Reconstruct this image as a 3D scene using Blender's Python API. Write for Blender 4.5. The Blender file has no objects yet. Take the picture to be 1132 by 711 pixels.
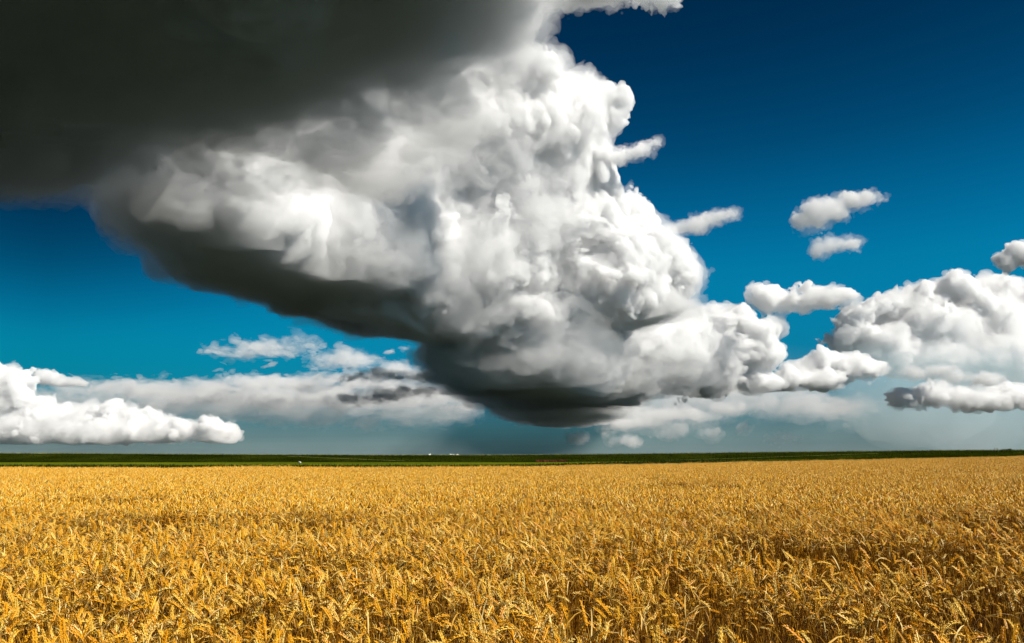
import bpy, math, random
import numpy as np
import openvdb
from mathutils import Euler, Vector
R = math.radians
sc = bpy.context.scene
COL = sc.collection

# ------------------------------------------------------------------ camera
F = 888.0                                   # focal length in photograph pixels
PITCH = math.atan(147.5/888.0)
CAM = np.array([0., 0., 1.62])
cam = bpy.data.cameras.new('camera')
co = bpy.data.objects.new('camera', cam)
COL.objects.link(co)
sc.camera = co
cam.sensor_width = 36
cam.lens = 36*F/1132
cam.clip_start = .05
cam.clip_end = 200000
co.location = CAM
co.rotation_euler = (R(90)+PITCH, 0, 0)

# ------------------------------------------------------------------ sky and sun
SUN_AZ, SUN_EL = R(118), R(43)
w = bpy.data.worlds.new('World')
sc.world = w
w.use_nodes = True
nt = w.node_tree
bg = nt.nodes['Background']
sky = nt.nodes.new('ShaderNodeTexSky')
sky.sky_type = 'NISHITA'
sky.sun_disc = False
sky.sun_elevation = SUN_EL
sky.sun_rotation = SUN_AZ
sky.ozone_density = 6
sky.dust_density = .3
tc = nt.nodes.new('ShaderNodeTexCoord')
sep = nt.nodes.new('ShaderNodeSeparateXYZ')
nt.links.new(tc.outputs['Generated'], sep.inputs[0])
ramp = nt.nodes.new('ShaderNodeValToRGB')    # polarised, saturated tint of the clear sky by height
lft = nt.nodes.new('ShaderNodeMapRange')      # the clear sky deepens sooner with height on the left
lft.inputs['From Min'].default_value = -.08
lft.inputs['From Max'].default_value = -.50
lft.inputs['To Min'].default_value = 1
lft.inputs['To Max'].default_value = 1.75
nt.links.new(sep.outputs['X'], lft.inputs['Value'])
hgt = nt.nodes.new('ShaderNodeMath')
hgt.operation = 'MULTIPLY'
nt.links.new(sep.outputs['Z'], hgt.inputs[0])
nt.links.new(lft.outputs[0], hgt.inputs[1])
nt.links.new(hgt.outputs[0], ramp.inputs[0])
cr = ramp.color_ramp
cr.interpolation = 'B_SPLINE'
STOPS = [(0., (.08, .20, .28)), (.035, (.10, .29, .37)), (.075, (.07, .46, .60)), (.12, (.012, .66, .80)), (.2, (.006, .92, 1.0)),
         (.26, (.005, .80, .96)), (.36, (.003, .39, .53)), (.48, (.002, .20, .30)), (.6, (.002, .14, .20)), (1., (.005, .1, .13))]
while len(cr.elements) < len(STOPS):
    cr.elements.new(.5)
for e, (p, c) in zip(cr.elements, STOPS):
    e.position = p
    e.color = (*c, 1)
mul = nt.nodes.new('ShaderNodeMix')
mul.data_type = 'RGBA'
mul.blend_type = 'MULTIPLY'
mul.inputs[0].default_value = 1
nt.links.new(sky.outputs[0], mul.inputs[6])
nt.links.new(ramp.outputs[0], mul.inputs[7])
dim = nt.nodes.new('ShaderNodeMapRange')
dim.inputs['From Min'].default_value = -.08
dim.inputs['From Max'].default_value = -.50
dim.inputs['To Min'].default_value = 1
dim.inputs['To Max'].default_value = .64
nt.links.new(sep.outputs['X'], dim.inputs['Value'])
deep = nt.nodes.new('ShaderNodeVectorMath')
deep.operation = 'SCALE'
nt.links.new(mul.outputs[2], deep.inputs[0])
nt.links.new(dim.outputs[0], deep.inputs['Scale'])
nt.links.new(deep.outputs[0], bg.inputs[0])
bg.inputs[1].default_value = .06

sl = bpy.data.lights.new('sun', 'SUN')
sl.energy = 5
sl.angle = R(.5)
sl.color = (1, .95, .87)
so = bpy.data.objects.new('sun', sl)
COL.objects.link(so)
sd = Vector((math.sin(SUN_AZ)*math.cos(SUN_EL), math.cos(SUN_AZ)*math.cos(SUN_EL), math.sin(SUN_EL)))
so.rotation_euler = sd.to_track_quat('Z', 'Y').to_euler()

sc.view_settings.view_transform = 'Standard'
sc.view_settings.look = 'None'
sc.view_settings.exposure = .38
sc.view_settings.gamma = 1
sc.view_settings.use_curve_mapping = False
sc.cycles.max_bounces = 24
sc.cycles.diffuse_bounces = 1
sc.cycles.transmission_bounces = 4
sc.cycles.volume_bounces = 16
sc.cycles.adaptive_threshold = .015
sc.cycles.use_denoising = True


def at(px, py, D):
    """the world point D metres ahead that stands at photograph pixel (px, py)"""
    x = (px-566)/F
    z = (355.5-py)/F
    c, s = math.cos(PITCH), math.sin(PITCH)
    y2, z2 = c - s*z, s + c*z
    return CAM + np.array([x, y2, z2])*(D/y2)


def tag(o, label=None, cat=None, group=None, kind=None):
    for k, v in (('label', label), ('category', cat), ('group', group), ('kind', kind)):
        if v:
            o[k] = v
    return o

# ------------------------------------------------------------------ clouds
_lat = {}
TWIST = np.array(Euler((.61, .83, .47)).to_matrix(), np.float32)


def noise(P, lam, seed):
    """smooth value noise in about -1..1 for points P (N,3)"""
    if seed not in _lat:
        _lat[seed] = np.random.RandomState(seed).uniform(-1, 1, (32, 32, 32)).astype(np.float32)
    L = _lat[seed]
    Q = P/lam + seed*7.31
    I = np.floor(Q)
    f = (Q-I).astype(np.float32)
    I = I.astype(np.int32) & 31
    J = (I+1) & 31
    u = f*f*(3-2*f)
    x0, y0, z0 = I.T
    x1, y1, z1 = J.T
    ux, uy, uz = u.T
    L = L.ravel()
    x0 = x0*1024; x1 = x1*1024; y0 = y0*32; y1 = y1*32
    a = L[x0+y0+z0]*(1-ux)+L[x1+y0+z0]*ux
    b = L[x0+y1+z0]*(1-ux)+L[x1+y1+z0]*ux
    c = L[x0+y0+z1]*(1-ux)+L[x1+y0+z1]*ux
    d = L[x0+y1+z1]*(1-ux)+L[x1+y1+z1]*ux
    return (a*(1-uy)+b*uy)*(1-uz) + (c*(1-uy)+d*uy)*uz


def vapour(name, mfp, albedo=.995, g=.0):
    """an even volume of droplets with a mean free path of mfp metres"""
    m = bpy.data.materials.new(name)
    m.use_nodes = True
    n = m.node_tree
    n.nodes.clear()
    o = n.nodes.new('ShaderNodeOutputMaterial')
    v = n.nodes.new('ShaderNodeVolumeScatter')
    c = albedo if isinstance(albedo, tuple) else (albedo,)*3
    v.inputs['Color'].default_value = (*c, 1)
    v.inputs['Density'].default_value = 1.0/mfp
    v.inputs['Anisotropy'].default_value = g
    n.links.new(v.outputs[0], o.inputs['Volume'])
    m.cycles.homogeneous_volume = True
    return m


def puffs(blobs):
    """centres and radii of a cloud's billows: ('m', x, y, z, rx, ry, rz) in metres, or (pixel x, pixel y, km ahead, rx, rz) by their bearing"""
    C, rr = [], []
    for b in blobs:
        if b[0] == 'm':
            C.append(b[1:4])
            rr.append(b[4:7])
        else:
            D = b[2]*1000
            C.append(at(b[0], b[1], D))
            q = b[4] if len(b) > 4 else b[3]
            rr.append([b[3]*D/F, (b[5] if len(b) > 5 else .9*b[3])*D/F, q*D/F])
    return np.array(C, float), np.array(rr, float)


def vapour_mesh(name, blobs, mat, parent, vox_px, octs, amp, k, base, seed, flat, inflate, wisp, scale, under):
    C, rr = puffs(blobs)
    px = scale/F
    vox = px*vox_px
    pad = (.8*amp*sum(min(1.2, .6+.2*i)*l for i, l in enumerate(octs))+4*vox_px)*px + max(0, inflate)*px
    lo = (C-rr).min(0)-pad
    hi = (C+rr).max(0)+pad
    if base is not None:
        bx = np.array([at(*q[:2], q[2]*1000) if len(q) == 3 else (q[0], 0, q[1]) for q in base])     # the underside, a line of points from left to right
        lo[2] = max(lo[2], bx[:, 2].min()-(.2+1.6*under)*octs[0]*px-3*vox)
    n = np.ceil((hi-lo)/vox).astype(int)
    ax = [(lo[i]+vox*np.arange(n[i])).astype(np.float32) for i in range(3)]
    kk = 1/(k*np.median(rr.min(1)))
    acc = np.zeros(tuple(n), np.float32)
    for c, r in zip(C, rr):
        q = np.sqrt((((ax[0]-c[0])/r[0])**2)[:, None, None]+(((ax[1]-c[1])/r[1])**2)[None, :, None]+(((ax[2]-c[2])/r[2])**2)[None, None, :])
        acc += np.exp(np.clip(-kk*(q-1)*r.min(), -60, 60))
    d = (-np.log(acc+1e-26)/kk - inflate*px)
    near = np.abs(d) < (.75*sum(octs)*amp + 3*vox_px)*px
    ii = np.nonzero(near)
    P = np.stack([ax[i][ii[i]] for i in range(3)], -1)
    dn = d[near]
    W = P.copy()
    for i in range(3):
        W[:, i] += .3*octs[0]*px*noise(P, octs[0]*px*1.2, seed+20+i)
    W[:, 2] *= flat
    for i, l in enumerate(octs):
        W = W @ TWIST
        v = noise(W, l*px, seed+i)
        a = amp*min(1.2, .6+.2*i)*l*px
        if wisp:
            dn -= a*v*1.2
        else:
            dn -= a*(np.abs(v)*2.2-.75)
    if base is not None:
        b = np.interp(P[:, 0], bx[:, 0], bx[:, 2]).astype(np.float32) + under*octs[0]*px*noise(P, octs[0]*px*1.3, seed+40)+1.2*under*octs[1]*px*noise(P, octs[1]*px, seed+41)
        dn = np.maximum(dn, b-P[:, 2])
        d = np.maximum(d, (np.interp(ax[0], bx[:, 0], bx[:, 2])-1.6*under*octs[0]*px).astype(np.float32)[:, None, None]-ax[2][None, None, :])
    d[near] = dn
    for a in range(3):
        s = [slice(None)]*3
        for e in (0, -1):
            s[a] = e
            d[tuple(s)] = np.maximum(d[tuple(s)], vox)
    G = openvdb.FloatGrid(9e9)
    G.copyFromArray(np.ascontiguousarray(d))
    pts, quads = G.convertToQuads(0.0)
    V = (pts*vox + lo)
    org = V.mean(0)
    V = V-org
    me = bpy.data.meshes.new(name)
    me.vertices.add(len(V))
    me.vertices.foreach_set('co', V.astype(np.float32).ravel())
    me.loops.add(len(quads)*4)
    me.loops.foreach_set('vertex_index', quads.astype(np.int32).ravel())
    me.polygons.add(len(quads))
    me.polygons.foreach_set('loop_start', np.arange(0, 4*len(quads), 4, dtype=np.int32))
    me.update(calc_edges=True)
    me.materials.append(mat)
    o = bpy.data.objects.new(name, me)
    COL.objects.link(o)
    o.location = org
    if parent:
        o.parent = parent
        o.location = org-np.array(parent.location)
    return o


VAP = {}
def cloud(name, label, blobs, mfp=57, albedo=.993, under=.1, vox_px=2.5, octs=(80, 40, 20, 10), amp=.33, k=.2, base=None, seed=1,
          flat=1., group=None, soft=(10, 210), parent=None, scale=None):
    """a cloud: a dense body of billows, and round it a thin ragged veil of its own"""
    m = VAP.setdefault((mfp, albedo), None) or vapour('cloud_vapour', mfp, albedo)
    VAP[(mfp, albedo)] = m
    C = puffs(blobs)[0].mean(0)
    scale = scale*1000 if scale else np.mean([b[2] for b in blobs])*1000
    if soft is None:
        o = vapour_mesh(name, blobs, m, None, vox_px, octs, amp, k, base, seed, flat, 0, False, scale, under)
        return tag(o, label, 'cloud', group)
    if parent is None:
        parent = bpy.data.objects.new(name, None)
        COL.objects.link(parent)
        parent.location = C
        tag(parent, label, 'cloud', group)
    vapour_mesh('cloud_body', blobs, m, parent, vox_px, octs, amp, k, base, seed, flat, 0, False, scale, under)
    for q, (out, thin) in enumerate(soft if isinstance(soft[0], tuple) else [soft]):
        key = ('soft', thin, albedo)
        m2 = VAP.setdefault(key, None) or vapour('thin_vapour', thin, albedo)
        VAP[key] = m2
        b2 = None if base is None else [(p[0], p[1]+out*.6, p[2]) if len(p) == 3 else (p[0], p[1]-out*.6*scale/F) for p in base]
        vapour_mesh('thin_edge', blobs, m2, parent, vox_px*(1+.3*q), tuple(octs[1:])+(octs[-1]*.5,), amp*(1.35+.3*q), k, b2, seed+100+50*q, flat, out, True, scale, under)
    return parent


def puff_row(rows, z, rz):
    return [('m', x, y, z, rx, ry, rz) for x, y, rx, ry in rows]


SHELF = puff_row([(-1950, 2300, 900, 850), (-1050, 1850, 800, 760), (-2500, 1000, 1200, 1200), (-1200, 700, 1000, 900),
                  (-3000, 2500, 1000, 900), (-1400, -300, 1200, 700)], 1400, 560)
sh = cloud('storm_cloud_shelf', 'dark shaded shelf of storm cloud filling the upper left corner of the sky', SHELF, mfp=45, albedo=.885, under=.34,
           vox_px=4.8, seed=3, octs=(120, 60, 30, 15), amp=.26, soft=((14, 150), (36, 420)), base=[(-5000, 1030), (500, 1030)], scale=2.4)  # low albedo puts the shade of the underside into the vapour's colour
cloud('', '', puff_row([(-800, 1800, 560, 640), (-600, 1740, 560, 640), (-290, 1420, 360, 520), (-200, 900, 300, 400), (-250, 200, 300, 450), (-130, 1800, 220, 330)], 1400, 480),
      mfp=60, albedo=.985, vox_px=3.6, seed=6, octs=(90, 45, 22, 11), amp=.28, soft=((8, 110), (24, 350)), base=[(-5000, 1060), (500, 1060)], scale=2.0, parent=sh, under=.2)  # sunlit right part of the shelf, painted lighter by a higher albedo

RSC = np.random.RandomState(17)
cloud('', '', [('m', RSC.uniform(-2300, -250), RSC.uniform(1300, 2700), RSC.uniform(940, 1010), RSC.uniform(130, 330), RSC.uniform(120, 300), RSC.uniform(35, 80)) for _ in range(15)],
      mfp=170, albedo=.975, vox_px=4, seed=9, octs=(70, 35, 18, 9), amp=.34, soft=(5, 500), scale=2.3, parent=sh)  # paler scud added below to mottle the shelf's painted shade

t1 = cloud('towering_cloud', 'huge towering white cumulus with dark grey underside filling the middle of the sky',
      [(634, 125, 5.3, 34), (654, 117, 5.35, 25, 20), (603, 72, 4.9, 22, 18), (560, 85, 5.2, 40), (600, 150, 5.3, 65), (630, 200, 5.5, 44), 
       (638, 240, 5.6, 52), (652, 150, 5.4, 22), (648, 188, 5.5, 28), (666, 228, 5.6, 26), (676, 255, 5.7, 32), (690, 275, 5.8, 50, 40), (730, 296, 6.0, 36, 28), (540, 160, 5.2, 80), (480, 150, 5.1, 85), (420, 190, 5.0, 95),
       (560, 240, 5.5, 95), (470, 280, 5.3, 100, 80), (620, 320, 5.9, 100, 55), (520, 350, 5.6, 90, 50), (430, 330, 5.2, 60, 40), (700, 345, 6, 50, 30)],
      mfp=30, vox_px=1.65, octs=(76, 40, 21, 11, 6, 3.5), amp=.27, base=[(400, 352, 5.3), (480, 376, 5.5), (600, 384, 5.8), (760, 345, 6)], seed=201, soft=((2, 110), (7, 330)))
cloud('', '', [(340, 205, 4.65, 90, 75), (250, 210, 4.5, 95, 70), (185, 205, 4.4, 55, 38), (360, 275, 4.75, 90, 58), (270, 280, 4.6, 70, 45), (400, 300, 4.8, 60, 36), (415, 235, 4.8, 60, 50)]
      + puff_row([(-1420, 3650, 380, 480), (-1480, 4400, 410, 600), (-1330, 5200, 480, 600), (-1050, 6200, 480, 800)], 1280, 380),
      mfp=50, albedo=.991, vox_px=2.4, octs=(90, 45, 22, 11, 5.5), amp=.25, base=[(-3000, 1000), (0, 1000)], seed=51, soft=((5, 110), (13, 300)), parent=t1, scale=4.7, under=.14)
cloud('', '', puff_row([(80, 6400, 680, 1000), (400, 8400, 780, 1500), (700, 11000, 820, 2000), (860, 13000, 600, 1700)], 800, 420)
      + [(560, 385, 7, 60, 40), (640, 380, 7, 70, 45), (710, 380, 7.4, 60, 45), (745, 385, 7.6, 45, 35)],
      mfp=45, albedo=.968, vox_px=2.4, octs=(60, 30, 15, 8, 4), amp=.27, base=[(-2000, 530), (3000, 530)], seed=61, flat=1.8, soft=((4, 170), (12, 500)), parent=t1, scale=7.5)  # storm base: its shade is put into a lower albedo than the tower's
cloud('', '', [(664, 172, 5.3, 18, 10), (684, 173, 5.3, 14, 7), (700, 170, 5.3, 11, 5), (714, 164, 5.3, 8, 5), (724, 158, 5.3, 6, 5)],
      mfp=50, vox_px=1, octs=(18, 9, 5, 2.6), amp=.4, seed=65, soft=((1, 110), (3, 350)), parent=t1, k=.12)
cloud('cumulus_cloud', 'cream cumulus shoulder stepping down to the right of the towering cloud',
      [(785, 355, 8, 26, 18), (755, 385, 8, 36, 34), (812, 350, 8, 22, 14), (845, 330, 8, 19, 15), (872, 334, 8, 18, 10), (905, 330, 8, 24, 13), (932, 329, 8, 12, 9),
       (790, 395, 8, 44, 24), (840, 388, 8, 26, 20), (845, 365, 8, 20, 14), (775, 422, 8, 46, 14), (835, 425, 8, 26, 8)],
      mfp=38, vox_px=1.5, octs=(40, 21, 11, 6, 3.3), amp=.29, seed=71, soft=(1, 120), k=.12)
cloud('cumulus_cloud', 'low cream cumulus between the towering cloud and the big cumulus on the right',
      [(885, 412, 9, 22, 13), (910, 402, 9, 20, 13), (940, 404, 9, 22, 13), (964, 408, 9, 14, 10), (900, 420, 9, 36, 9), (858, 424, 9, 22, 8)],
      mfp=42, vox_px=1.4, octs=(28, 15, 8, 4), amp=.3, seed=75, soft=(1, 130), base=[(900, 432, 9)], k=.12)
cloud('cumulus_cloud', 'big billowing white cumulus at the right edge of the sky',
      [(948, 356, 13, 26, 20), (985, 344, 13, 28, 20), (1015, 335, 13, 26, 20), (1050, 323, 13, 26, 21), (1080, 325, 13, 24, 17), (1108, 322, 13, 26, 18), (1145, 335, 13, 34, 26),
       (965, 378, 13, 44, 22), (1030, 365, 13, 55, 32), (1090, 360, 13, 50, 36), (1010, 395, 13, 60, 22), (1090, 400, 13, 70, 28)],
      mfp=60, albedo=.984, vox_px=1.6, octs=(40, 21, 11, 6, 3.3), amp=.3, seed=79, soft=(1, 180), base=[(1050, 428, 13)], k=.12)
cloud('cumulus_cloud', 'flat cream cumulus low on the right under the big billowing one',
      [(1003, 441, 7.6, 16, 10), (1030, 438, 7.6, 20, 13), (1060, 441, 7.6, 24, 12), (1092, 443, 7.6, 24, 10), (1120, 438, 7.6, 22, 13), (1150, 440, 7.6, 26, 14)],
      mfp=36, vox_px=1.4, octs=(26, 13, 7, 3.7), amp=.38, seed=183, soft=(1, 110), base=[(1050, 457, 7.6)], k=.12)
cloud('small_cloud', 'ragged grey white strip of cloud under the big billowing cumulus on the right',
      [(1012, 413, 9, 12, 6), (1035, 411, 9, 16, 6), (1058, 417, 9, 14, 5), (1090, 420, 9, 14, 4)], mfp=120, vox_px=1.2, octs=(20, 10, 5, 2.6), amp=.36, seed=85, soft=(1, 260), k=.12)
cloud('cumulus_cloud', 'rounded white cumulus cut off by the right edge above the big one',
      [(1113, 290, 7, 14, 11), (1128, 281, 7, 17, 14), (1150, 284, 7, 22, 17)], mfp=36, vox_px=1.2, octs=(22, 11, 6, 3), amp=.26, seed=87, soft=(1, 110), k=.12)
cloud('small_cloud', 'small white puffy cloud with two humps alone in deep blue sky',
      [(888, 244, 7, 11, 10), (903, 237, 7, 15, 15), (918, 232, 7, 14, 13), (944, 222, 7, 13, 8), (962, 219, 7, 8, 5), (926, 236, 7, 10, 8)],
      mfp=85, vox_px=1, octs=(20, 10, 5, 2.6), amp=.42, seed=91, soft=((1, 130), (4, 420)), k=.12)
cloud('small_cloud', 'smallest white puff just under the two humped cloud',
      [(905, 275, 7, 9, 9), (917, 271, 7, 10, 8), (934, 270, 7, 10, 4)], mfp=130, vox_px=.9, octs=(16, 8, 4, 2.2), amp=.42, seed=95, soft=((1, 180), (4, 420)), k=.12)
cloud('small_cloud', 'small thin white cloud rising to the right beside the towering cloud',
      [(750, 253, 6.5, 10, 4), (770, 249, 6.5, 13, 6), (788, 242, 6.5, 11, 6), (804, 238, 6.5, 9, 4)], mfp=130, vox_px=.9, octs=(16, 8, 4, 2.2), amp=.42, seed=99, soft=((1, 180), (4, 420)), k=.12)
cloud('small_cloud', 'torn white cloud shred along the top edge above the towering cloud',
      [(618, -2, 4, 22, 7), (650, -6, 4, 22, 9), (680, -8, 4, 20, 9), (655, -20, 4, 50, 14)],
      mfp=40, vox_px=1.2, octs=(26, 13, 6, 3), amp=.34, seed=103, soft=((1, 80), (4, 300)), k=.12)
cloud('small_cloud', 'little white wisp hanging from the top edge of the sky right of the torn shred',
      [(731, 1, 4, 14, 7), (714, -7, 4, 16, 7), (742, -6, 4, 12, 7), (725, -14, 4, 24, 9)],
      mfp=40, vox_px=1.1, octs=(22, 11, 6, 3), amp=.3, seed=105, soft=((1, 80), (4, 300)), k=.15)
cloud('cumulus_cloud', 'billowing white cumulus bank low on the left edge of the sky',
      [(-14, 430, 10.4, 28, 32), (12, 438, 10.4, 22, 27), (32, 450, 10.4, 18, 18), (60, 463, 10.4, 26, 16), (97, 464, 10.4, 22, 15), (130, 462, 10.4, 18, 15), (163, 469, 10.4, 20, 12), (200, 472, 10.4, 22, 11),
       (236, 473, 10.4, 17, 11), (257, 481, 10.4, 9, 7), (20, 474, 10.4, 40, 16), (120, 480, 10.4, 60, 10)],
      mfp=40, albedo=.972, vox_px=1.3, octs=(34, 18, 9, 5, 2.8), amp=.36, seed=107, soft=(1, 160), base=[(100, 491, 10.4)], k=.12)
cloud('small_cloud', 'flat topped small white cloud above the cumulus bank on the left',
      [(46, 416, 12, 10, 8), (58, 419, 12, 12, 6), (78, 423, 12, 14, 4)], mfp=60, vox_px=1, octs=(16, 8, 4, 2.2), amp=.28, seed=111, soft=(1, 160), base=[(60, 427, 12)], k=.12)
cloud('layered_cloud', 'grey and white layered cloud spread low in front of the blue on the left',
      [(300, 386, 14.5, 28, 7), (328, 378, 14.5, 15, 6), (268, 389, 14.5, 16, 4), (385, 398, 14.5, 28, 6), (440, 410, 14.5, 26, 6), (240, 430, 14.5, 50, 3), (320, 427, 14.5, 50, 5), (395, 424, 14.5, 44, 8), (465, 436, 14.5, 40, 9), (340, 442, 14.5, 80, 3), (170, 432, 14.5, 60, 2.5)],
      mfp=420, albedo=.96, vox_px=1.5, octs=(30, 15, 8, 4), amp=.42, seed=115, flat=2.2, soft=(2, 1100), k=.12)
cloud('scud_cloud', 'dark shaded scud of torn cloud hanging left of the storm base',
      [(402, 440, 6.5, 16, 3), (425, 436, 6.5, 22, 5), (452, 433, 6.5, 20, 4), (430, 416, 6.5, 24, 3)], mfp=110, albedo=.86, vox_px=1.2, octs=(22, 11, 6, 3), amp=.4, seed=119, flat=1.6, soft=(2, 420), k=.12)  # shade on these shreds is put into their low albedo
cloud('cumulus_cloud', 'row of small cream puffs under the storm base near the horizon',
      [(640, 484, 13.5, 12, 5), (672, 480, 13.5, 9, 5), (690, 488, 13.5, 16, 4), (736, 480, 13.5, 10, 8), (752, 474, 13.5, 10, 6), (785, 478, 13.5, 11, 7), (822, 473, 13.5, 7, 6), (745, 458, 13.5, 30, 6), (812, 452, 13.5, 20, 7), (700, 468, 13.5, 20, 4), (860, 484, 13.5, 11, 4)],
      mfp=330, vox_px=1.2, octs=(24, 12, 6, 3), amp=.34, seed=123, soft=(1, 800), k=.12)


cloud('hazy_cloud_bank', 'soft pale bank of hazy cloud fading into the rain right of the storm base',
      [(715, 462, 16, 50, 13), (760, 446, 16, 46, 16), (815, 438, 16, 44, 16), (870, 446, 16, 44, 13), (920, 452, 16, 40, 10)],
      mfp=1100, albedo=.93, vox_px=1.8, octs=(40, 20, 10, 5), amp=.34, seed=127, flat=1.6, soft=(4, 2400), k=.2)


cloud('hazy_cloud_bank', 'smooth grey sheet of hazy cloud under the layered cloud on the left',
      [(90, 446, 14, 60, 9), (180, 447, 14, 60, 9), (270, 450, 14, 60, 10), (360, 452, 14, 60, 11), (450, 452, 14, 60, 10)],
      mfp=1500, albedo=.92, vox_px=2, octs=(40, 20, 10, 5), amp=.42, seed=131, flat=1.8, soft=(5, 2600), k=.3)
# a curtain of distant rain, thick at the ground and thinning upwards
def rain_veil():
    rs = np.random.RandomState(5)
    xs = np.linspace(-14000, 14000, 71)
    ph = rs.uniform(0, 6.28, 12)
    top = np.interp(xs, [-8000, -2500, 0, 3000, 5000, 9000], [1000, 980, 850, 1250, 1750, 1850]) + sum(90/(i+1)**.5*np.sin(xs/9000*(i+1)*2.1+ph[i]) for i in range(12))
    vs = []
    for x, t in zip(xs, top):
        vs += [(x, 7900+.02*abs(x), -5), (x, 9900, .42*t), (x, 10800, t), (x, 12200, .3*t), (x, 16000, -5)]
    fs = []
    for i in range(len(xs)-1):
        for j in range(5):
            a, b = i*5+j, i*5+(j+1) % 5
            fs.append((a, b, b+5, a+5))
    fs += [(4, 3, 2, 1, 0), tuple(len(vs)-5+j for j in range(5))]
    me = bpy.data.meshes.new('rain_veil')
    me.from_pydata(vs, [], fs)
    import bmesh
    bm = bmesh.new()
    bm.from_mesh(me)
    bmesh.ops.recalc_face_normals(bm, faces=bm.faces)
    bm.to_mesh(me)
    bm.free()
    me.materials.append(vapour('rain', 1500, (.084, .118, .123)))
    o = bpy.data.objects.new('rain_veil', me)
    COL.objects.link(o)
    tag(o, 'blue grey veil of distant rain along the horizon', None, None, 'stuff')
rain_veil()
shower = vapour_mesh('rain_veil', [(960, 420, 11.8, 40, 34), (1010, 425, 11.8, 50, 42), (1075, 425, 11.8, 60, 48), (1140, 425, 11.8, 50, 48), (1000, 465, 11.8, 70, 30), (1090, 465, 11.8, 70, 30)],
                     vapour('rain', 900, (.30, .42, .47)), None, 3, (50, 25, 12), .2, .3, None, 135, .5, 0, True, 11800, .1)  # rain, its slate tint also painting shade over the cumulus's lower half
tag(shower, 'slate blue shower falling from the big billowing cumulus on the right', None, None, 'stuff')

# ------------------------------------------------------------------ land
def rise(x):
    """the land lifts a little towards the right"""
    return np.interp(x, [-1e5, 0, 10, 25, 70, 150, 400, 1e5], [0, 0, .05, .19, .65, 1.4, 1.8, 1.8])


def principled(name, rough=.9, spec=.2):
    m = bpy.data.materials.new(name)
    m.use_nodes = True
    b = m.node_tree.nodes['Principled BSDF']
    b.inputs['Roughness'].default_value = rough
    b.inputs['Specular IOR Level'].default_value = spec
    return m, m.node_tree, b


def patchy(name, cols, scale, detail=6, rough=.95, bump=None, stretch=(1, 1, 1)):
    """a ground cover of several natural colours in ragged patches"""
    m, n, b = principled(name, rough, 0)
    t = n.nodes.new('ShaderNodeTexCoord')
    mp = n.nodes.new('ShaderNodeMapping')
    mp.inputs['Scale'].default_value = stretch
    n.links.new(t.outputs['Object'], mp.inputs[0])
    z = n.nodes.new('ShaderNodeTexNoise')
    z.inputs['Scale'].default_value = scale
    z.inputs['Detail'].default_value = detail
    z.inputs['Roughness'].default_value = .65
    n.links.new(mp.outputs[0], z.inputs['Vector'])
    r = n.nodes.new('ShaderNodeValToRGB')
    while len(r.color_ramp.elements) < len(cols):
        r.color_ramp.elements.new(.5)
    for i, (e, c) in enumerate(zip(r.color_ramp.elements, cols)):
        e.position = .3+.4*i/max(1, len(cols)-1)
        e.color = (*c, 1)
    n.links.new(z.outputs[0], r.inputs[0])
    n.links.new(r.outputs[0], b.inputs['Base Color'])
    if bump:
        q = n.nodes.new('ShaderNodeTexNoise')
        q.inputs['Scale'].default_value = bump[0]
        q.inputs['Detail'].default_value = 5
        n.links.new(t.outputs['Object'], q.inputs['Vector'])
        u = n.nodes.new('ShaderNodeBump')
        u.inputs['Distance'].default_value = bump[1]
        n.links.new(q.outputs[0], u.inputs['Height'])
        n.links.new(u.outputs[0], b.inputs['Normal'])
    return m


def sheet(name, xs, ys, z, mat, kind='structure'):
    X, Y = np.meshgrid(xs, ys, indexing='ij')
    V = np.stack([X, Y, z(X, Y)], -1).reshape(-1, 3)
    ny = len(ys)
    fs = [(i*ny+j, (i+1)*ny+j, (i+1)*ny+j+1, i*ny+j+1) for i in range(len(xs)-1) for j in range(ny-1)]
    me = bpy.data.meshes.new(name)
    me.from_pydata(V.tolist(), [], fs)
    me.materials.append(mat)
    for p in me.polygons:
        p.use_smooth = True
    o = bpy.data.objects.new(name, me)
    COL.objects.link(o)
    tag(o, kind=kind)
    return o


def spread(*a):
    """increasing coordinates from (start, stop, step) runs"""
    out = []
    for s, e, st in a:
        out += list(np.arange(s, e, st))
    return np.array(sorted(set(out)))


XS = spread((-60000, -4000, 8000), (-4000, -400, 600), (-400, 400, 10), (400, 4000, 600), (4000, 60001, 8000))
YS = spread((-60000, -4000, 8000), (-4000, -100, 600), (-100, 400, 10), (400, 4000, 600), (4000, 60001, 8000))
sheet('ground', XS, YS, lambda X, Y: rise(X), patchy('meadow', [(.016, .021, .015), (.021, .027, .020), (.028, .034, .025)], .02, bump=(3, .2)))

# the far edge of the wheat in plan, left to right
EDGE = np.array([(-120, 55), (-35.5, 55), (-17.7, 55), (-6, 55), (2.2, 60), (14, 70), (30, 82), (70, 110), (130, 150)], float)
def field_end(x):
    return np.interp(x, EDGE[:, 0], EDGE[:, 1])


xs = np.linspace(-120, 130, 126)
V, Fc = [], []
for x in xs:
    V += [(x, -14, rise(x)+.004), (x, 20, rise(x)+.004), (x, field_end(x)+.3, rise(x)+.004)]
for i in range(len(xs)-1):
    for j in range(2):
        Fc.append((i*3+j, i*3+3+j, i*3+4+j, i*3+1+j))
me = bpy.data.meshes.new('field_soil')
me.from_pydata(V, [], Fc)
me.materials.append(patchy('soil', [(.025, .012, .004), (.04, .02, .007), (.06, .033, .011)], 3, bump=(9, .05)))
o = bpy.data.objects.new('field_soil', me)
COL.objects.link(o)
tag(o, kind='structure')

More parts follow.
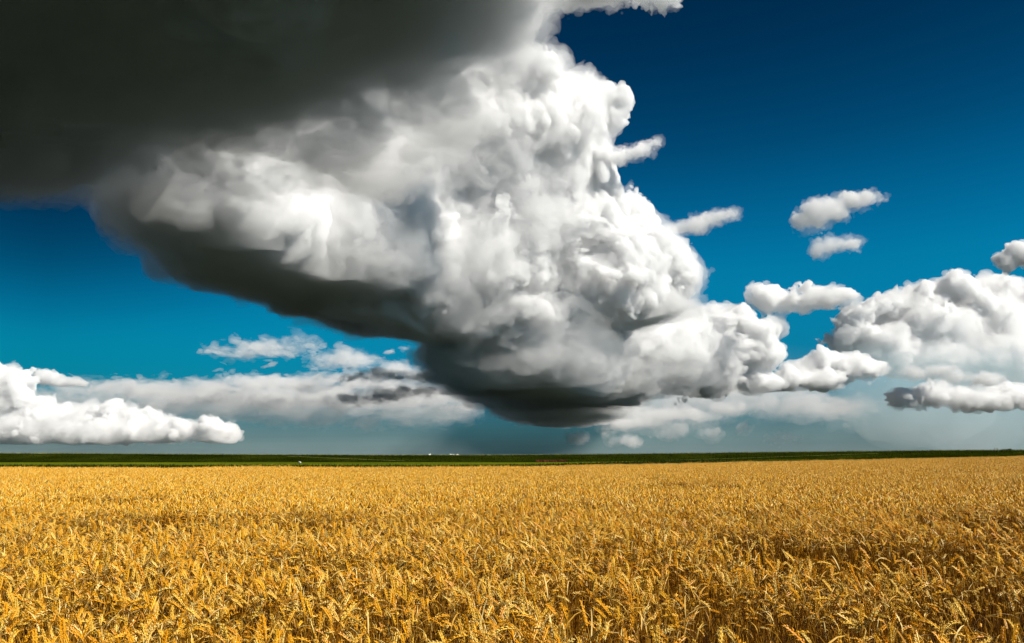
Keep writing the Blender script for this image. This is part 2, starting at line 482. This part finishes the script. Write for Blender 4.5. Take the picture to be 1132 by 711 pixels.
# ditch edge of rank grass with the ditch's shadow put into its dark colour, then a mown sunny strip, both running along the foot of the dike
RS = np.random.RandomState(8)
def band(name, y0, y1, up, mat, rough, step=1.2, kind='structure'):
    xs = spread((-190, 260, step))
    ys = np.linspace(0, 1, 9)
    X, T = np.meshgrid(xs, ys, indexing='ij')
    Y = y0(X)*(1-T)+y1(X)*T
    Z = rise(X)+up+np.sin(T*np.pi)*rough*(.5+RS.rand(*X.shape))
    Z[:, 0] = Z[:, -1] = (rise(xs)+up)
    V = np.stack([X, Y, Z], -1).reshape(-1, 3)
    fs = [(i*9+j, (i+1)*9+j, (i+1)*9+j+1, i*9+j+1) for i in range(len(xs)-1) for j in range(8)]
    me = bpy.data.meshes.new(name)
    me.from_pydata(V.tolist(), [], fs)
    me.materials.append(mat)
    o = bpy.data.objects.new(name, me)
    COL.objects.link(o)
    tag(o, kind=kind)
    return o


band('ditch_bank', lambda X: np.minimum(field_end(X)*1.45+6, 165), lambda X: np.clip(field_end(X)*2.15, 124, 172), .008, patchy('shaded_rank_grass', [(.008, .014, .003), (.014, .022, .004), (.03, .04, .01)], .5, bump=(4, .2)), .12)
band('mown_strip', lambda X: np.clip(field_end(X)*2.15, 124, 172)+.5, lambda X: 178+0*X, .012,
     patchy('mown_grass', [(.04, .06, .003), (.09, .11, .005), (.17, .18, .01)], .12, bump=(4, .1), stretch=(.15, 1, 1)), .06)

# the dike
CREST = np.array([(0, 501.5), (100, 501.7), (280, 502.9), (420, 503.4), (560, 503.4), (660, 502.5), (760, 501.4), (840, 500.4), (940, 499.5), (1032, 498.4), (1132, 498.0)])
FOOT_Y, TOP_Y, TOP_W = 180., 190., 3.2
def crest_z(x):
    px = 566+x/TOP_Y*F*.985
    return 1.62+(503.1-np.interp(px, CREST[:, 0], CREST[:, 1]))/F*TOP_Y
xs = spread((-260, 330, 1.0))
prof = [(FOOT_Y-1.5, 0), (FOOT_Y, .03), (FOOT_Y+2.5, .27), (FOOT_Y+5, .52), (FOOT_Y+7.5, .77), (TOP_Y-.6, .965), (TOP_Y, 1), (TOP_Y+TOP_W, 1), (TOP_Y+TOP_W+12, 0)]
X, K = np.meshgrid(xs, np.arange(len(prof)), indexing='ij')
PY = np.array([p[0] for p in prof])[K]
PT = np.array([p[1] for p in prof])[K]
PZ = (rise(X)-.05)*(1-PT)+crest_z(X)*PT
wob = RS.uniform(-1, 1, X.shape)*.06
wob[:, -1] = wob[:, 0] = 0
V = np.stack([X, PY+wob*2, PZ+wob], -1).reshape(-1, 3)
np_ = len(prof)
fs = [(i*np_+j, (i+1)*np_+j, (i+1)*np_+j+1, i*np_+j+1) for i in range(len(xs)-1) for j in range(np_-1)]
me = bpy.data.meshes.new('dike')
me.from_pydata(V.tolist(), [], fs)
me.materials.append(patchy('dike_grass', [(.007, .011, .0006), (.013, .019, .0012), (.022, .029, .002), (.038, .042, .004)], .22, detail=8, bump=(3, .35), stretch=(.35, 1, 1)))
for p in me.polygons:
    p.use_smooth = True
dk = bpy.data.objects.new('dike', me)
COL.objects.link(dk)
tag(dk, kind='structure')


def slope_point(x, t):
    """a point on the near face of the dike, t = 0 at the foot and 1 at the crest"""
    z = (rise(x)-.05)*(1-t)+crest_z(x)*t
    return (x, FOOT_Y+t*(TOP_Y-FOOT_Y)-.05, z+.07)


def slope_strip(name, pts, wdt, mat):
    V, fs = [], []
    for x, t in pts:
        V += [slope_point(x, t-wdt/2), slope_point(x, t+wdt/2)]
    fs = [(2*i, 2*i+2, 2*i+3, 2*i+1) for i in range(len(pts)-1)]
    me = bpy.data.meshes.new(name)
    me.from_pydata(V, [], fs)
    me.materials.append(mat)
    o = bpy.data.objects.new(name, me)
    COL.objects.link(o)
    tag(o, kind='structure')


dry = patchy('trodden_grass', [(.05, .07, .012), (.09, .1, .02), (.13, .13, .03)], .5, bump=(5, .05))
slope_strip('path', [(x, .80-.62*(x+52)/28) for x in np.linspace(-52, -24, 30)], .05, dry)
slope_strip('path', [(x, .10+.6*((x-34)/50)**1.2) for x in np.linspace(34, 84, 40)], .04, dry)

# seeding grass along the crest and in the ditch, one blade mesh each
def blades(name, pts, h, wdt, cols, label, kind='stuff', lean=.35):
    n = len(pts)
    P = np.array(pts, float)
    a = RS.uniform(0, 6.283, n)
    H = h*RS.uniform(.55, 1.25, n)
    L = RS.normal(0, lean, (n, 2))*H[:, None]
    dx = np.stack([np.cos(a), np.sin(a), 0*a], 1)*(wdt*RS.uniform(.6, 1.3, n))[:, None]
    top = P+np.stack([L[:, 0], L[:, 1], H], 1)
    mid = P+np.stack([L[:, 0]*.35, L[:, 1]*.35, H*.6], 1)
    V = np.stack([P-dx, P+dx, mid+dx*.7, mid-dx*.7, top], 1).reshape(-1, 3)
    fs = []
    for i in range(n):
        b = 5*i
        fs += [(b, b+1, b+2, b+3), (b+3, b+2, b+4)]
    me = bpy.data.meshes.new(name)
    me.from_pydata(V.tolist(), [], fs)
    me.materials.append(patchy(name+'_blades', cols, .8))
    o = bpy.data.objects.new(name, me)
    COL.objects.link(o)
    tag(o, label, None, None, kind)
    return o


n = 9000
x = RS.uniform(-135, 150, n)
y = TOP_Y+RS.uniform(-.5, 1.2, n)
blades('crest_grass', np.stack([x, y, crest_z(x)-.04], 1), .30, .04, [(.12, .14, .04), (.22, .23, .08), (.32, .30, .14)], 'pale seeding grass fringing the crest of the dike')
n = 14000
x = RS.uniform(-130, 150, n)
t = RS.rand(n)
y = (field_end(x)*1.75)*(1-t)+np.maximum(field_end(x)*2.1, 122)*t
blades('ditch_grass', np.stack([x, y, rise(x)], 1), .34, .05, [(.010, .018, .004), (.02, .03, .006), (.035, .045, .012)], 'shadow dark rank grass in the ditch between wheat and dike')  # blades coloured dark to carry the ditch's shadow
n = 16000
x = RS.uniform(-130, 160, n)
t = RS.rand(n)**.8
pts = np.array([slope_point(a, b) for a, b in zip(x, t)])
pts[:, 2] -= .1
blades('dike_tussocks', pts, .22, .07, [(.008, .013, .0008), (.017, .025, .0015), (.035, .042, .004)], 'dark green grass tussocks over the slope of the dike')
n = 900
x = np.interp(RS.rand(n), [0, 1], [(592-566)/F*179, (626-566)/F*179])
y = 178.5+RS.uniform(-.8, 1.0, n)
blades('dock_weeds', np.stack([x, y, rise(x)+.05+0*x], 1), .5, .045, [(.07, .022, .012), (.12, .04, .02), (.17, .07, .035)], 'patch of rusty red seeding dock weeds at the foot of the dike', lean=.2)

# ------------------------------------------------------------------ wheat
def straw(name, cols, rough, spec):
    m, n, b = principled(name, rough, spec)
    at_ = n.nodes.new('ShaderNodeAttribute')
    at_.attribute_name = 'tint'
    oi = n.nodes.new('ShaderNodeObjectInfo')
    ad = n.nodes.new('ShaderNodeMath')
    ad.operation = 'ADD'
    n.links.new(at_.outputs['Fac'], ad.inputs[0])
    n.links.new(oi.outputs['Random'], ad.inputs[1])
    fr = n.nodes.new('ShaderNodeMath')
    fr.operation = 'FRACT'
    n.links.new(ad.outputs[0], fr.inputs[0])
    r = n.nodes.new('ShaderNodeValToRGB')
    while len(r.color_ramp.elements) < len(cols):
        r.color_ramp.elements.new(.5)
    for i, (e, c) in enumerate(zip(r.color_ramp.elements, cols)):
        e.position = i/(len(cols)-1)
        e.color = (*c, 1)
    n.links.new(fr.outputs[0], r.inputs[0])
    n.links.new(r.outputs[0], b.inputs['Base Color'])
    return m


EAR = straw('wheat_ear', [(.58, .225, .005), (.82, .375, .009), (.86, .55, .09), (.74, .30, .006), (.86, .46, .024), (.88, .67, .22)], .42, .3)
STEM = straw('wheat_stem', [(.13, .042, .002), (.24, .09, .005), (.58, .30, .03)], .5, .05)
LEAF = straw('wheat_leaf', [(.36, .15, .015), (.60, .34, .05), (.80, .60, .24)], .5, .25)


class Build:
    """gathers vertices, faces, a material number and a tint for one mesh"""
    def __init__(self):
        self.v, self.f, self.m, self.t = [], [], [], []

    def add(self, vs, fs, m, tint):
        o = len(self.v)
        self.v += vs
        self.f += [tuple(i+o for i in f) for f in fs]
        self.m += [m]*len(fs)
        self.t += [tint]*len(vs)

    def mesh(self, name, mats):
        me = bpy.data.meshes.new(name)
        me.from_pydata([tuple(v) for v in self.v], [], self.f)
        for m in mats:
            me.materials.append(m)
        if len(mats) > 1:
            me.polygons.foreach_set('material_index', self.m)
        a = me.attributes.new('tint', 'FLOAT', 'POINT')
        a.data.foreach_set('value', self.t)
        return me


def spine(rg, h, lean, nod, ear):
    """the bent line of one plant in its own x-z plane: stem points, then ear points"""
    pts, ang = [np.zeros(3)], []
    segs = [(h*.3, 0), (h*.25, lean*.3), (h*.2, lean*.7), (h*.13, lean+nod*.12), (h*.07, lean+nod*.35), (h*.05, lean+nod*.6)]
    for l, a in segs:
        pts.append(pts[-1]+l*np.array([math.sin(a), 0, math.cos(a)]))
    e = [pts[-1]]
    for k in range(4):
        a = lean+nod*(.75+.25*k/3)
        e.append(e[-1]+ear/4*np.array([math.sin(a), 0, math.cos(a)]))
    return pts, e


def tube(b, pts, r0, r1, sides, m, tint):
    vs, fs = [], []
    n = len(pts)
    for i, p in enumerate(pts):
        d = pts[min(i+1, n-1)]-pts[max(i-1, 0)]
        d = d/np.linalg.norm(d)
        s = np.array([0, 1., 0])
        u = np.cross(d, s)
        u /= np.linalg.norm(u)
        s = np.cross(u, d)
        r = r0+(r1-r0)*i/(n-1)
        for k in range(sides):
            a = 2*math.pi*k/sides
            vs.append(p+r*(math.cos(a)*u+math.sin(a)*s))
    for i in range(n-1):
        for k in range(sides):
            q = (k+1) % sides
            fs.append((i*sides+k, i*sides+q, i*sides+sides+q, i*sides+sides+k))
    b.add(vs, fs, m, tint)


def along(e, t):
    """point and direction at share t along a polyline"""
    f = t*(len(e)-1)
    i = min(int(f), len(e)-2)
    d = e[i+1]-e[i]
    return e[i]+d*(f-i), d/np.linalg.norm(d)


def ear_fine(b, rg, e, wide, m, tint):
    n = 10
    for i in range(n):
        for side in (-1, 1, 0):
            t = (i+(.25 if side == 1 else .5 if side == 0 else 0))/n
            p, d = along(e, min(t, .97))
            u = np.array([d[2], 0, -d[0]])
            s = np.array([0, 1., 0])
            prof = .55+.45*math.sin(math.pi*min(1, .12+t*.88))
            if side == 0:
                out = (1 if i % 2 else -1)*u
            else:
                out = side*s
            ax = d*.86+out*.42+rg.normal(0, .08, 3)
            ax /= np.linalg.norm(ax)
            L = .0165*prof*rg.uniform(.9, 1.15)*(wide/.017)
            w = .0042*prof*(wide/.017)
            base = p+out*.0022
            q = np.cross(ax, u if side else s)
            q /= np.linalg.norm(q)
            r = np.cross(q, ax)
            c = base+ax*L*.42
            vs = [base, c+q*w, c+r*w*.85, c-q*w, c-r*w*.85, base+ax*L]
            fs = [(0, 2, 1), (0, 3, 2), (0, 4, 3), (0, 1, 4), (5, 1, 2), (5, 2, 3), (5, 3, 4), (5, 4, 1)]
            b.add(vs, fs, m, tint+rg.uniform(-.06, .06))
            if rg.rand() < .45:                                     # a short awn
                tip = base+ax*L
                k = tip+(ax+d*.5)*rg.uniform(.006, .016)
                b.add([tip-q*.0005, tip+q*.0005, k], [(0, 1, 2)], m, tint)


def ear_coarse(b, e, wide, m, tint):
    r = [.45, 1, .95, .7, .08]
    vs, fs = [], []
    for i, p in enumerate(e):
        d = e[min(i+1, 4)]-e[max(i-1, 0)]
        d = d/np.linalg.norm(d)
        u = np.array([d[2], 0, -d[0]])
        for k in range(4):
            a = math.pi/2*k+(.6 if i % 2 else 0)
            vs.append(p+wide*.5*r[i]*(math.cos(a)*u+math.sin(a)*np.array([0, 1., 0])))
    for i in range(4):
        for k in range(4):
            q = (k+1) % 4
            fs.append((i*4+k, i*4+q, i*4+4+q, i*4+4+k))
    b.add(vs, fs, m, tint)


def ribbon(b, rg, p, az, length, droop, w, m, tint, n=5):
    """a dry curled leaf"""
    vs, fs = [], []
    pos = np.array(p, float)
    a = rg.uniform(.15, .6)
    tw = rg.uniform(-.5, .5)
    for i in range(n+1):
        s = i/n
        wd = w*(1-s**2*.95)*(.6+.4*min(1, s*5))
        tz = az+math.pi/2+tw*s*2
        q = np.array([math.cos(tz), math.sin(tz), .3*math.sin(tw*5*s)])
        vs += [pos-q*wd, pos+q*wd]
        pos = pos+length/n*np.array([math.sin(a)*math.cos(az), math.sin(a)*math.sin(az), math.cos(a)])
        a += droop/n
    for i in range(n):
        fs.append((2*i, 2*i+1, 2*i+3, 2*i+2))
    b.add(vs, fs, m, tint)


def plant_shape(rg):
    h = rg.normal(.74, .045)
    nod = abs(rg.normal(.65, .5)) if rg.rand() < .8 else rg.uniform(1.6, 2.6)
    return h, rg.uniform(.03, .28), min(nod, 2.6), rg.uniform(.072, .100), rg.uniform(.015, .019)


rg = np.random.RandomState(21)
MODELS = bpy.data.collections.new('wheat_models')       # sources for the copies
fine = []                                               # (stem mesh, ear mesh, leaf mesh, is nodding)
NF = 14
for i in range(NF):
    h, lean, nod, el, wd = plant_shape(rg)
    st, er = spine(rg, h, lean, nod, el)
    bs, be, bls = Build(), Build(), []
    t = rg.rand()
    tube(bs, st, .0019, .0013, 5, 0, t)
    ear_fine(be, rg, er, wd, 0, t)
    for k in range(rg.randint(0, 4)):
        p, d = along(st, rg.uniform(.45, .85))
        bls.append(Build())
        ribbon(bls[-1], rg, p, rg.uniform(0, 6.28), rg.uniform(.10, .24), rg.uniform(1., 2.8), rg.uniform(.002, .0045), 0, rg.rand())
    fine.append((bs.mesh('stem', [STEM]), be.mesh('ear', [EAR]), [q.mesh('leaf', [LEAF]) for q in bls], nod > 1.0))
    b = Build()
    for src, m in [(bs, 1), (be, 0)]+[(q, 2) for q in bls]:
        o = len(b.v)
        b.v += src.v
        b.f += [tuple(j+o for j in f) for f in src.f]
        b.m += [m]*len(src.f)
        b.t += src.t
    MODELS.objects.link(bpy.data.objects.new('wheat_plant', b.mesh('wheat_plant', [EAR, STEM, LEAF])))
NT = 8
for i in range(NT):                                     # a square metre of the stand for farther off
    b = Build()
    for k in range(170):
        h, lean, nod, el, wd = plant_shape(rg)
        st, er = spine(rg, h, lean, nod, el)
        az = rg.normal(2.6, 1.6)
        x, y = rg.uniform(-.56, .56, 2)
        t = rg.rand()
        one = Build()
        top = st[2:]
        w = .0022
        one.add([p+np.array([0, s*w, 0]) for p in top for s in (-1, 1)], [(2*j, 2*j+1, 2*j+3, 2*j+2) for j in range(len(top)-1)], 1, t)
        ear_coarse(one, er, wd, 0, t)
        if rg.rand() < .6:
            p, d = along(st, rg.uniform(.6, .9))
            ribbon(one, rg, p, rg.uniform(0, 6.28), rg.uniform(.10, .22), rg.uniform(1., 2.8), .0045, 2, rg.rand(), n=3)
        c, s = math.cos(az), math.sin(az)
        o = len(b.v)
        b.v += [np.array([v[0]*c-v[1]*s+x, v[0]*s+v[1]*c+y, v[2]]) for v in one.v]
        b.f += [tuple(j+o for j in f) for f in one.f]
        b.m += one.m
        b.t += one.t
    MODELS.objects.link(bpy.data.objects.new('wheat_stand', b.mesh('wheat_stand', [EAR, STEM, LEAF])))

# hollows where the crop is beaten down: x, y, half width, half depth, height that is left
HOLLOWS = [(-4.7, 10.7, .95, 1.3, .22), (-2.5, 10.5, .6, 1.1, .25), (-3.5, 10.6, 3.0, .6, .55), (2.6, 7.7, .75, 1.25, .22), (3.6, 7.4, .6, 1.0, .35), (6.0, 10.0, 1.0, 1.5, .25),
           (5.1, 23.5, 1.3, 2.8, .3), (1.3, 5.2, .28, .6, .35), (-.35, 4.5, .22, .4, .4), (4.3, 6.8, .55, .9, .4), (-7.6, 16.0, 1.4, 1.6, .45), (3.1, 5.2, .35, .6, .4), (.4, 13.8, 1.2, 1.1, .6), (-1.5, 6.4, .3, .5, .5), (2.0, 4.3, .3, .4, .45)]
def beaten(x, y):
    f = np.ones_like(x)
    for hx, hy, a, c, left in HOLLOWS:
        q = ((x-hx)/a)**2+((y-hy)/c)**2
        f = np.minimum(f, left+(1-left)*np.clip((q-.55)/.6, 0, 1))
    return f


NEAR = 12.5
n = int(400*2*(.66*NEAR+1.2)*(NEAR-1.3))
x = rg.uniform(-1, 1, n)*(.66*NEAR+1.2)
y = rg.uniform(1.3, NEAR, n)
k = np.abs(x) < .66*y+1.0
x, y = x[k], y[k]
P3 = np.stack([x, y, 0*x], 1).astype(np.float32)
swell = noise(P3, .9, 301)*.05+noise(P3, 3.1, 302)*.05
thin = np.clip((x/np.maximum(y, .1)-.05)/.25, 0, 1)*np.clip((9.5-y)/3, 0, 1)   # the stand is thinner near by on the right
keep = (rg.rand(len(x)) < .60-.24*thin+.7*noise(P3, .36, 303)) & ((beaten(x, y) > .5) | (rg.rand(len(x)) < .45))
x, y, swell, thin = x[keep], y[keep], swell[keep], thin[keep]
P3 = P3[keep]
f = beaten(x, y)
size = (1+swell+rg.normal(0, .075, len(x)))*(.25+.75*f)
az = rg.normal(2.7, 1.5, len(x))                        # most ears hang to the left
tilt = np.abs(rg.normal(0, .10, len(x)))+.16*np.clip(noise(P3, 2.2, 304), 0, 1)+.5*(1-f)+.22*thin
taz = rg.normal(2.9, 1.1-.4*thin, len(x))
rot = np.stack([-np.sin(taz)*tilt, np.cos(taz)*tilt, az], 1)
pos = np.stack([x, y, rise(x)], 1)
idx = rg.randint(0, NF, len(x))
sc3 = np.stack([np.clip(size, .8, 1.2)]*2+[size], 1)

# the 300 stalks that stand largest in the picture are objects of their own
c_, s_ = math.cos(PITCH), math.sin(PITCH)
zt = rise(x)+.74*size
dz = zt-CAM[2]
dep = y*c_+dz*s_
py = 355.5-F*(dz*c_-y*s_)/dep
px = 566+F*x/dep
vis = np.nonzero((py < 700) & (px > 4) & (px < 1128) & (f > .95))[0]
near = vis[np.argsort(dep[vis])[:300]]
LABELS = {True: 'golden ripe wheat stalk with a nodding ear in the nearest rank of the field',
          False: 'golden ripe wheat stalk with an upright ear in the nearest rank of the field'}
for i in near:
    st, er, lf, nods = fine[idx[i]]
    t = bpy.data.objects.new('wheat_stalk', st)
    COL.objects.link(t)
    t.location = pos[i]
    t.rotation_euler = Euler(rot[i])
    t.scale = sc3[i]
    tag(t, LABELS[bool(nods)], 'wheat', 'ripe wheat stalks in the nearest rank of the field')
    for nm, me in [('ear', er)]+[('leaf', q) for q in lf]:
        c = bpy.data.objects.new(nm, me)
        COL.objects.link(c)
        c.parent = t
rest = np.ones(len(x), bool)
rest[near] = False
pos, rot, sc3, idx = pos[rest], rot[rest], sc3[rest], idx[rest]

# farther off, by the square metre
tp = []
for gy in np.arange(NEAR+.45, 152, .98):
    hw = .68*gy+3
    for gx in np.arange(-hw, hw, .98):
        if gy < field_end(gx)-.4 and -119 < gx < 129:
            tp.append((gx, gy))
tp = np.array(tp)+rg.uniform(-.12, .12, (len(tp), 2))
T3 = np.stack([tp[:, 0], tp[:, 1], 0*tp[:, 0]], 1).astype(np.float32)
tsz = 1+noise(T3, 7, 311)*.05+noise(T3, 2.3, 312)*.06+rg.normal(0, .02, len(tp))
tsz *= (.3+.7*beaten(tp[:, 0], tp[:, 1]))
tpos = np.stack([tp[:, 0], tp[:, 1], rise(tp[:, 0])], 1)
trot = np.stack([0*tsz, 0*tsz, rg.normal(0, .5, len(tp))], 1)
tsc = np.stack([1+0*tsz, 1+0*tsz, tsz], 1)
tix = NF+rg.randint(0, NT, len(tp))
pos = np.concatenate([pos, tpos])
rot = np.concatenate([rot, trot])
sc3 = np.concatenate([sc3, tsc])
idx = np.concatenate([idx, tix]).astype(np.int32)

me = bpy.data.meshes.new('wheat_field')
me.vertices.add(len(pos))
me.vertices.foreach_set('co', pos.astype(np.float32).ravel())
for nm, ty, dat in (('turn', 'FLOAT_VECTOR', rot), ('size', 'FLOAT_VECTOR', sc3)):
    me.attributes.new(nm, ty, 'POINT').data.foreach_set('vector', dat.astype(np.float32).ravel())
me.attributes.new('model', 'INT', 'POINT').data.foreach_set('value', idx)
for m in (EAR, STEM, LEAF):
    me.materials.append(m)
wf = bpy.data.objects.new('wheat_field', me)
COL.objects.link(wf)
tag(wf, 'golden ripe wheat field filling the whole lower part of the view', None, None, 'stuff')
g = bpy.data.node_groups.new('stand_of_wheat', 'GeometryNodeTree')
g.interface.new_socket('Geometry', in_out='INPUT', socket_type='NodeSocketGeometry')
g.interface.new_socket('Geometry', in_out='OUTPUT', socket_type='NodeSocketGeometry')
gi, go = g.nodes.new('NodeGroupInput'), g.nodes.new('NodeGroupOutput')
ci = g.nodes.new('GeometryNodeCollectionInfo')
ci.inputs['Collection'].default_value = MODELS
ci.inputs['Separate Children'].default_value = True
ci.inputs['Reset Children'].default_value = True
ip = g.nodes.new('GeometryNodeInstanceOnPoints')
ip.inputs['Pick Instance'].default_value = True
def attr(nm, ty):
    a = g.nodes.new('GeometryNodeInputNamedAttribute')
    a.data_type = ty
    a.inputs['Name'].default_value = nm
    return a.outputs['Attribute']
g.links.new(gi.outputs[0], ip.inputs['Points'])
g.links.new(ci.outputs[0], ip.inputs['Instance'])
g.links.new(attr('model', 'INT'), ip.inputs['Instance Index'])
e2r = g.nodes.new('FunctionNodeEulerToRotation')
g.links.new(attr('turn', 'FLOAT_VECTOR'), e2r.inputs[0])
g.links.new(e2r.outputs[0], ip.inputs['Rotation'])
g.links.new(attr('size', 'FLOAT_VECTOR'), ip.inputs['Scale'])
g.links.new(ip.outputs[0], go.inputs[0])
wf.modifiers.new('stand_of_wheat', 'NODES').node_group = g
print('wheat instances', len(pos), 'stands', len(tp))

# ------------------------------------------------------------------ small things far off
def one_skin(name, balls, vox, mat, k=.04):
    """one continuous body grown over capsules (p, q, radius at p, radius at q)"""
    B = np.array([list(p)+list(q)+[a, b] for p, q, a, b in balls])
    lo = np.minimum(B[:, :3], B[:, 3:6]).min(0)-B[:, 6:].max()-3*vox
    hi = np.maximum(B[:, :3], B[:, 3:6]).max(0)+B[:, 6:].max()+3*vox
    n = np.ceil((hi-lo)/vox).astype(int)
    g = np.stack(np.meshgrid(*[lo[i]+vox*np.arange(n[i]) for i in range(3)], indexing='ij'), -1)
    acc = 0
    for r in B:
        p, q = r[:3], r[3:6]
        t = np.clip(((g-p)@(q-p))/max(1e-9, (q-p)@(q-p)), 0, 1)
        dd = np.sqrt(((g-p-t[..., None]*(q-p))**2).sum(-1))-(r[6]+(r[7]-r[6])*t)
        acc = acc+np.exp(np.clip(-dd/k, -50, 50))
    d = -k*np.log(acc+1e-22)
    G = openvdb.FloatGrid(9e9)
    G.copyFromArray(np.ascontiguousarray(d.astype(np.float32)))
    pts, quads = G.convertToQuads(0.0)
    me = bpy.data.meshes.new(name)
    me.from_pydata((pts*vox+lo).tolist(), [], quads[:, ::1].tolist())
    for p in me.polygons:
        p.use_smooth = True
    me.materials.append(mat)
    return me


fleece = patchy('fleece', [(.62, .58, .48), (.74, .71, .62), (.8, .78, .72)], 9, bump=(30, .03))
def sheep_mesh(lying):
    z = -.30 if lying else 0
    b = [((-.36, 0, .66+z), (.32, 0, .68+z), .27, .25), ((.30, 0, .70+z), (.50, 0, .88+z), .17, .10)]
    b += [((.50, 0, .90+z), (.72, 0, .80+z), .085, .055), ((.50, .07, .93+z), (.47, .17, .91+z), .03, .02), ((.50, -.07, .93+z), (.47, -.17, .91+z), .03, .02)]
    b += [((-.60, 0, .72+z), (-.68, 0, .50+z), .05, .03)]
    for sx, sy in ((.26, .13), (.26, -.13), (-.32, .13), (-.32, -.13)):
        if lying:
            b += [((sx, sy*1.3, .26), (sx+.22, sy*1.5, .09), .07, .045), ((sx+.22, sy*1.5, .09), (sx+.02, sy*1.7, .06), .045, .035)]
        elif sx > 0:
            b += [((sx, sy, .55), (sx+.02, sy, .30), .075, .045), ((sx+.02, sy, .30), (sx, sy, .03), .04, .035)]
        else:
            b += [((sx, sy, .58), (sx+.05, sy, .40), .10, .06), ((sx+.05, sy, .40), (sx-.07, sy, .28), .055, .04), ((sx-.07, sy, .28), (sx-.05, sy, .03), .04, .035)]
    return one_skin('sheep', b, .03, fleece)


STAND, LIE = sheep_mesh(False), sheep_mesh(True)
def sheep(x, y, z, turn, me, label, size=1):
    o = bpy.data.objects.new('sheep', me)
    COL.objects.link(o)
    o.location = (x, y, z)
    o.rotation_euler = (0, 0, turn)
    o.scale = (size,)*3
    tag(o, label, 'sheep', 'white sheep grazing on the dike')
def back_z(x, y):
    t = (y-TOP_Y-TOP_W)/12
    return crest_z(x)*(1-t)+(rise(x)-.05)*t
for px, y, turn, lab in ((474.5, 197.0, 1.3, 'white sheep on the dike crest, standing apart at the left end of the flock'),
                         (488, 198.4, 1.9, 'faint white sheep mostly hidden behind the crest in the middle of the flock'),
                         (499.5, 197.2, 2.8, 'white sheep behind the crest, one of the close pair on its left side'),
                         (505, 197.3, 1.2, 'white sheep at the right end of the flock behind the crest')):
    x = (px-566)/F*y*.985
    sheep(x, y, back_z(x, y)-.15, turn, STAND, lab)
sheep((335-566)/F*150, 150, .02, 2.2, LIE, 'lone white lamb lying on the mown strip at the foot of the dike', .6)

wood = patchy('weathered_wood', [(.30, .30, .20), (.42, .41, .30)], 6)
def post(px, tilt, label):
    x = (px-566)/F*TOP_Y*.985
    b = Build()
    pts = [np.array([0, 0, -.3]), np.array([0, 0, .5]), np.array([0, 0, 1.02]), np.array([0, 0, 1.08])]
    vs, fs = [], []
    for i, (p, r) in enumerate(zip(pts, (.09, .09, .085, .045))):
        vs += [p+r*np.array([math.cos(a*.785), math.sin(a*.785), 0]) for a in range(8)]
    for i in range(3):
        fs += [(8*i+k, 8*i+(k+1) % 8, 8*i+8+(k+1) % 8, 8*i+8+k) for k in range(8)]
    fs.append(tuple(24+k for k in range(8)))
    b.add(vs, fs, 0, 0)
    o = bpy.data.objects.new('gate_post', b.mesh('gate_post', [wood]))
    COL.objects.link(o)
    o.location = (x, TOP_Y-.9, crest_z(x)-.45)
    o.rotation_euler = (0, tilt, 0)
    tag(o, label, 'post', 'weathered posts of the dike gate')
post(1098.7, .02, 'pale weathered post standing straight on the dike near the dark bush')
post(1102.6, -.30, 'pale weathered post leaning to the left on the dike near the dark bush')


def bush(px, wdt, hgt, label):
    """a low thicket: a forked stem under a loose mass of small leaves"""
    D = TOP_Y+TOP_W+1.5
    x = (px-566)/F*D*.985
    root = bpy.data.objects.new('bush', None)
    COL.objects.link(root)
    root.location = (x, D, back_z(x, D)-.1)
    tag(root, label, 'bush')
    r = np.random.RandomState(int(px))
    b = Build()
    tips = []
    for k in range(7):
        a = r.uniform(0, 6.28)
        q = np.array([math.cos(a)*wdt*.38*r.rand(), math.sin(a)*.5, hgt*r.uniform(.4, .8)])
        tube(b, [np.array([q[0]*.3, 0, -.1]), q*np.array([.7, .6, .5]), q], .05, .015, 5, 0, 0)
        tips.append(q)
    o = bpy.data.objects.new('trunk', b.mesh('trunk', [wood]))
    COL.objects.link(o)
    o.parent = root
    n = 2600
    c = np.array([(r.uniform(-.5, .5)*wdt, r.uniform(-.6, .6), r.uniform(.25, 1)*hgt*r.uniform(.65, 1)) for _ in range(26)])
    P = c[r.randint(0, len(c), n)]+r.normal(0, .16, (n, 3))*np.array([1.3, 1, .7])
    P[:, 2] *= np.clip(1.15-(2*P[:, 0]/wdt)**2*.6, .2, 1)
    P[:, 2] = np.maximum(P[:, 2], .02)
    u = r.normal(0, 1, (n, 3))
    u /= np.linalg.norm(u, axis=1)[:, None]
    v = np.cross(u, r.normal(0, 1, (n, 3)))
    v /= np.linalg.norm(v, axis=1)[:, None]
    V = np.stack([P-u*.06, P+v*.035, P+u*.06, P-v*.035], 1).reshape(-1, 3)
    me = bpy.data.meshes.new('crown')
    me.from_pydata(V.tolist(), [], [(4*i, 4*i+1, 4*i+2, 4*i+3) for i in range(n)])
    me.materials.append(patchy('bush_leaf', [(.018, .035, .012), (.03, .05, .015), (.05, .07, .02)], 2))
    o = bpy.data.objects.new('crown', me)
    COL.objects.link(o)
    o.parent = root
bush(1116, 3.4, .62, 'low dark bush on the dike crest near the right edge')
